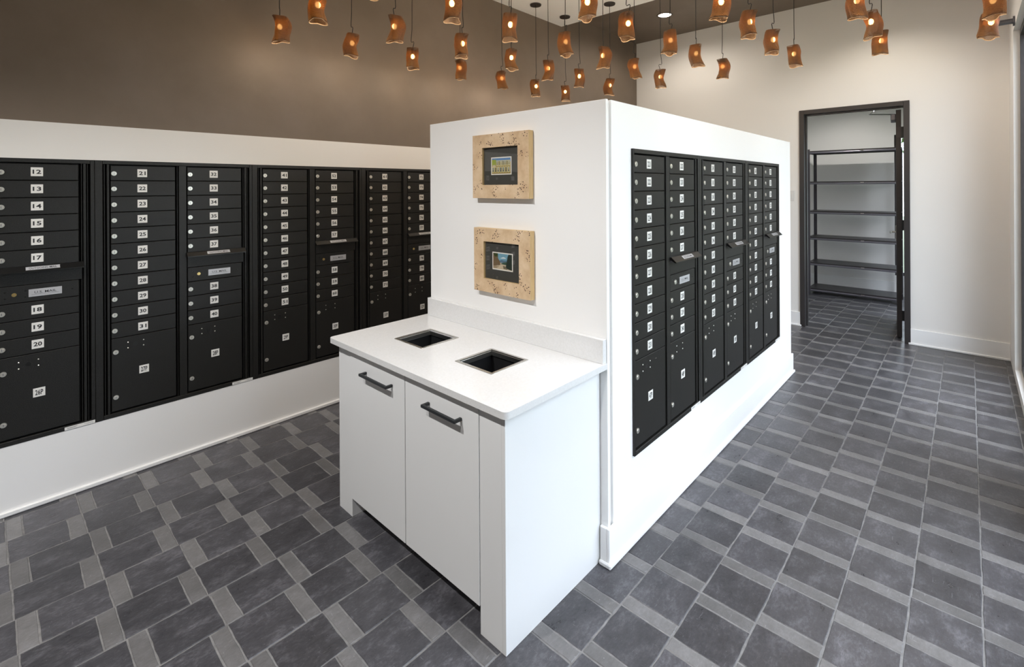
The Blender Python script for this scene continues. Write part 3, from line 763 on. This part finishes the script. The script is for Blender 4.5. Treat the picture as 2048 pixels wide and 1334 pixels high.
downlight(-1.98, -1.05, ZS, 'recessed downlight in the brown ceiling behind the viewer on the left', 350, 92, (1.0, .985, .96), (-1.9, .6, 0))
downlight(-.72, -1.05, ZS, 'recessed downlight in the brown ceiling behind the viewer on the right', 165, 80, (1.0, .985, .96), (-1.0, .6, 0))
downlight(-1.35, 8.08, 3.0, 'added unseen downlight in the ceiling of the shelf room', 36, 165, (1.0, .98, .94))  # out of view, added to brighten the shelf room wall

# ------------------------------------------------------------------ woven pendant lamps
PX = [-3.36, -2.78, -2.20, -1.625, -1.05, -.475, .11]
GY = [1.30, 1.815, 2.33, 2.855, 3.375, 3.875, 4.41]
PYs = {0: [1.30, 1.81, 2.34, 2.84, 3.38, 3.89, 4.39], 1: [1.29, 1.80, 2.37, 2.91, 3.37, 3.85, 4.40], 2: [1.81, 2.30, 2.88, 3.39, 3.88, 4.38],
       3: [2.32, 2.81, 3.38, 3.83, 4.42], 4: [2.84, 3.35, 3.85, 4.42], 5: [3.40, 3.90, 4.45], 6: [3.93, 4.42]}
PYs = {k: GY[:7 - len(v)] + v for k, v in PYs.items()}
def shade_mesh(seed):
    r = random.Random(seed); NT, NZ = 48, 26; H = .165
    ph = r.uniform(0, 2 * PI); lean = r.choice((-1, 1)) * r.uniform(.006, .014); lean2 = r.choice((-1, 1)) * r.uniform(.004, .012); tw = r.uniform(.5, 1.3) * r.choice((-1, 1)); bul = r.uniform(.002, .006)
    b = MB(); vs = []; uvs = []
    for iz in range(NZ + 1):
        t = iz / NZ                        # 0 top, 1 bottom
        for k in range(NT + 1):
            a = 2 * PI * k / NT; tri = a - ph - tw * t
            k3 = .11 + .15 * t * t + .06 * (1 - t) ** 3
            rr = .0435 + .004 * math.sin(PI * t) + bul * math.sin(2 * PI * t + a) + .004 * max(0, t - .75) / .25
            rr *= 1 + k3 * (math.cos(3 * tri) * .85 + .25 * math.cos(2 * tri + 1) * t)
            rr *= 1 - .20 * math.exp(-((t - .55) / .18) ** 2) * max(0, math.cos(a - ph - 2.0)) ** 2
            x = rr * math.cos(a) + lean * math.sin(PI * t * 1.2) + .010 * t * math.cos(ph); y = rr * math.sin(a) + lean2 * math.sin(PI * t) + .010 * t * math.sin(ph)
            z = H * (.5 - t) + .006 * t * math.cos(tri * 1.0) - .004 * t * math.cos(3 * tri)
            vs.append((x, y, z)); uvs.append((k / NT, 1 - t))
    me = bpy.data.meshes.new('shade'); n1 = NT + 1
    fs = [(i * n1 + k, (i + 1) * n1 + k, (i + 1) * n1 + k + 1, i * n1 + k + 1) for i in range(NZ) for k in range(NT)]
    nside = len(fs); tv = len(vs)
    for k in range(n1): vs.append((vs[k][0] * .92, vs[k][1] * .92, H * .5 + .001)); uvs.append((k / NT, .985))
    fs += [(k, k + 1, tv + k + 1, tv + k) for k in range(NT)]
    # cut rim along the open lower edge
    rb = len(vs); lo = NZ * n1
    for k in range(n1):
        x, y, z = vs[lo + k]; vs += [(x, y, z - .0016), (x * .945, y * .945, z - .0016), (x * .945, y * .945, z + .004)]; uvs += [(0, 0)] * 3
    rim0 = len(fs)
    for k in range(NT):
        p, q = rb + 3 * k, rb + 3 * (k + 1)
        fs += [(lo + k, p, q, lo + k + 1), (p, p + 1, q + 1, q), (p + 1, p + 2, q + 2, q + 1)]
    me.from_pydata(vs, [], fs); me.materials.append(M['woven']); me.materials.append(M['woven_rim'])
    uvl = me.uv_layers.new(name='UVMap')
    for p in me.polygons:
        p.use_smooth = True
        if p.index >= rim0: p.material_index = 1
        for li in p.loop_indices: uvl.data[li].uv = uvs[me.loops[li].vertex_index]
    me.update(); return me
SHADES = [shade_mesh(20 + k) for k in range(8)]
b = MB(); n, mseg = 14, 8
vs = [(.0155 * math.sin(PI * i / mseg) * math.cos(2 * PI * k / n), .0155 * math.sin(PI * i / mseg) * math.sin(2 * PI * k / n), .019 * math.cos(PI * i / mseg)) for i in range(mseg + 1) for k in range(n)]
b.add(vs, [(i * n + k, i * n + (k + 1) % n, (i + 1) * n + (k + 1) % n, (i + 1) * n + k) for i in range(mseg) for k in range(n)], M['bulb']); BULB = b.mesh('bulb', True)
b = MB(); b.disc((0, 0, 0), 2, .013, .045, M['canopy'], 14); SOCK = b.mesh('socket')
b = MB(); b.disc((0, 0, -.012), 2, .058, .012, M['canopy'], 28, .060); CAN = b.mesh('canopy')
PLAMP = bpy.data.lights.new('under_shade_fill', 'POINT'); PLAMP.energy = 1.35; PLAMP.color = (1.0, .82, .62); PLAMP.shadow_soft_size = .014  # helper light floated unseen below each shade to brighten ceiling and walls
ordw = ['first', 'second', 'third', 'fourth', 'fifth', 'sixth', 'seventh']
rp = random.Random(11); ZSH = 2.70
roww = ['row nearest the brown wall', 'second row from the brown wall', 'third row from the brown wall', 'fourth row from the brown wall', 'fifth row from the brown wall', 'sixth row from the brown wall', 'row nearest the window wall']
for ci, x0 in enumerate(PX):
    L = PYs[ci]
    for yi, y0 in enumerate(L):
        x = x0 + rp.uniform(-.012, .012); dz = rp.uniform(-.008, .008)
        nb = len(L) - 1 - yi
        lab = 'woven brown pendant lamp, %s from the back in the %s' % (ordw[nb], roww[ci])
        e = thing('pendant_lamp', lab, 'pendant lamp', (x, y0, ZSH + dz), 'woven pendant lamps')
        inst(CAN, 'canopy', e, (0, 0, ZC - ZSH - dz))
        az = rp.uniform(0, 2 * PI); kx, ky = math.cos(az), math.sin(az); A = rp.uniform(.008, .014)
        zt = .082; base_z = zt + .055
        pts = [(0, 0, ZC - ZSH - dz - .006)]
        pts += [(A * kx * .3, A * ky * .3, base_z + .10), (A * kx * .9, A * ky * .9, base_z + .03), (A * kx, A * ky, base_z + .006), (A * kx * .7, A * ky * .7, base_z - .004),
                (-A * kx * .7, -A * ky * .7, base_z + .001), (-A * kx, -A * ky, base_z - .008), (-A * kx * .8, -A * ky * .8, base_z - .020), (0, 0, zt - .004)]
        b = MB(); b.tube(pts, .0027, M['cord'], 7); b.build('cord', e, smooth=True)
        pl = inst(PLAMP, 'under_shade_fill', e, (0, 0, -.150))
        inst(SOCK, 'socket', e, (0, 0, .035)); inst(BULB, 'bulb', e, (0, 0, .016))
        inst(SHADES[rp.randrange(8)], 'shade', e, (0, 0, 0), rp.uniform(0, 2 * PI))

# ------------------------------------------------------------------ outdoors, seen only in reflections and past the door
b = MB(); b.box(XR + .15, 40, .9, 35, -.25, -.13, M['grass']); b.box(2.45, 40, -25, .9, -.25, -.13, M['grass']); b.box(-20, XR + .15, CY1 + .15, 35, -.25, -.13, M['grass']); b.box(-20, XR + .15, -25, YF0 - .15, -.25, -.13, M['grass']); tag(b.build('lawn'), 'green lawn outside the windows', kind='structure')
m = mat('leaves', (.09, .17, .04), .6); base(m, ramp(m, noise(m, 1.5, 4, .6, gpos(m)), [(.3, (.03, .07, .015)), (.7, (.10, .17, .04))])); M['leaf'] = m
def tree(x, y, h, r, label):
    e = thing('tree', label, 'tree', (x, y, -.13), 'trees outside the windows')
    b = MB(); b.disc((0, 0, 0), 2, .16, h * .6, M['bark'], 10, .08); b.build('trunk', e)
    b = MB(); rr = random.Random(int(x * 31 + y * 17))
    for k in range(1700):
        a = rr.uniform(0, 2 * PI); u = rr.uniform(-1, 1); q = r * rr.uniform(.45, 1) ** .6
        c = Vector((q * math.sqrt(1 - u * u) * math.cos(a), q * math.sqrt(1 - u * u) * math.sin(a), h * .62 + q * u * 1.05))
        d1 = Vector((rr.uniform(-1, 1), rr.uniform(-1, 1), rr.uniform(-1, 1))).normalized(); d2 = d1.orthogonal().normalized(); s = rr.uniform(.12, .24)
        b.add([c - d1 * s, c + d2 * s * .6, c + d1 * s, c - d2 * s * .6], [(0, 1, 2, 3)], M['leaf'])
    me = bpy.data.meshes.new('crown'); me.from_pydata(b.v, [], b.f); me.materials.append(M['leaf'])
    inst(me, 'crown', e)
tree(3.6, 9.9, 4.6, 2.1, 'leafy green tree outside the far right window')
tree(6.8, 14.2, 5.2, 2.5, 'tall leafy green tree outside beyond the back corner')
tree(1.0, 15.6, 5.0, 2.3, 'leafy green tree outside the shelf room window')
tree(9.5, 2.0, 5.0, 2.1, 'leafy green tree outside the window facing the island')
tree(9.0, 8.0, 5.0, 2.1, 'leafy green tree outside between the two large windows')
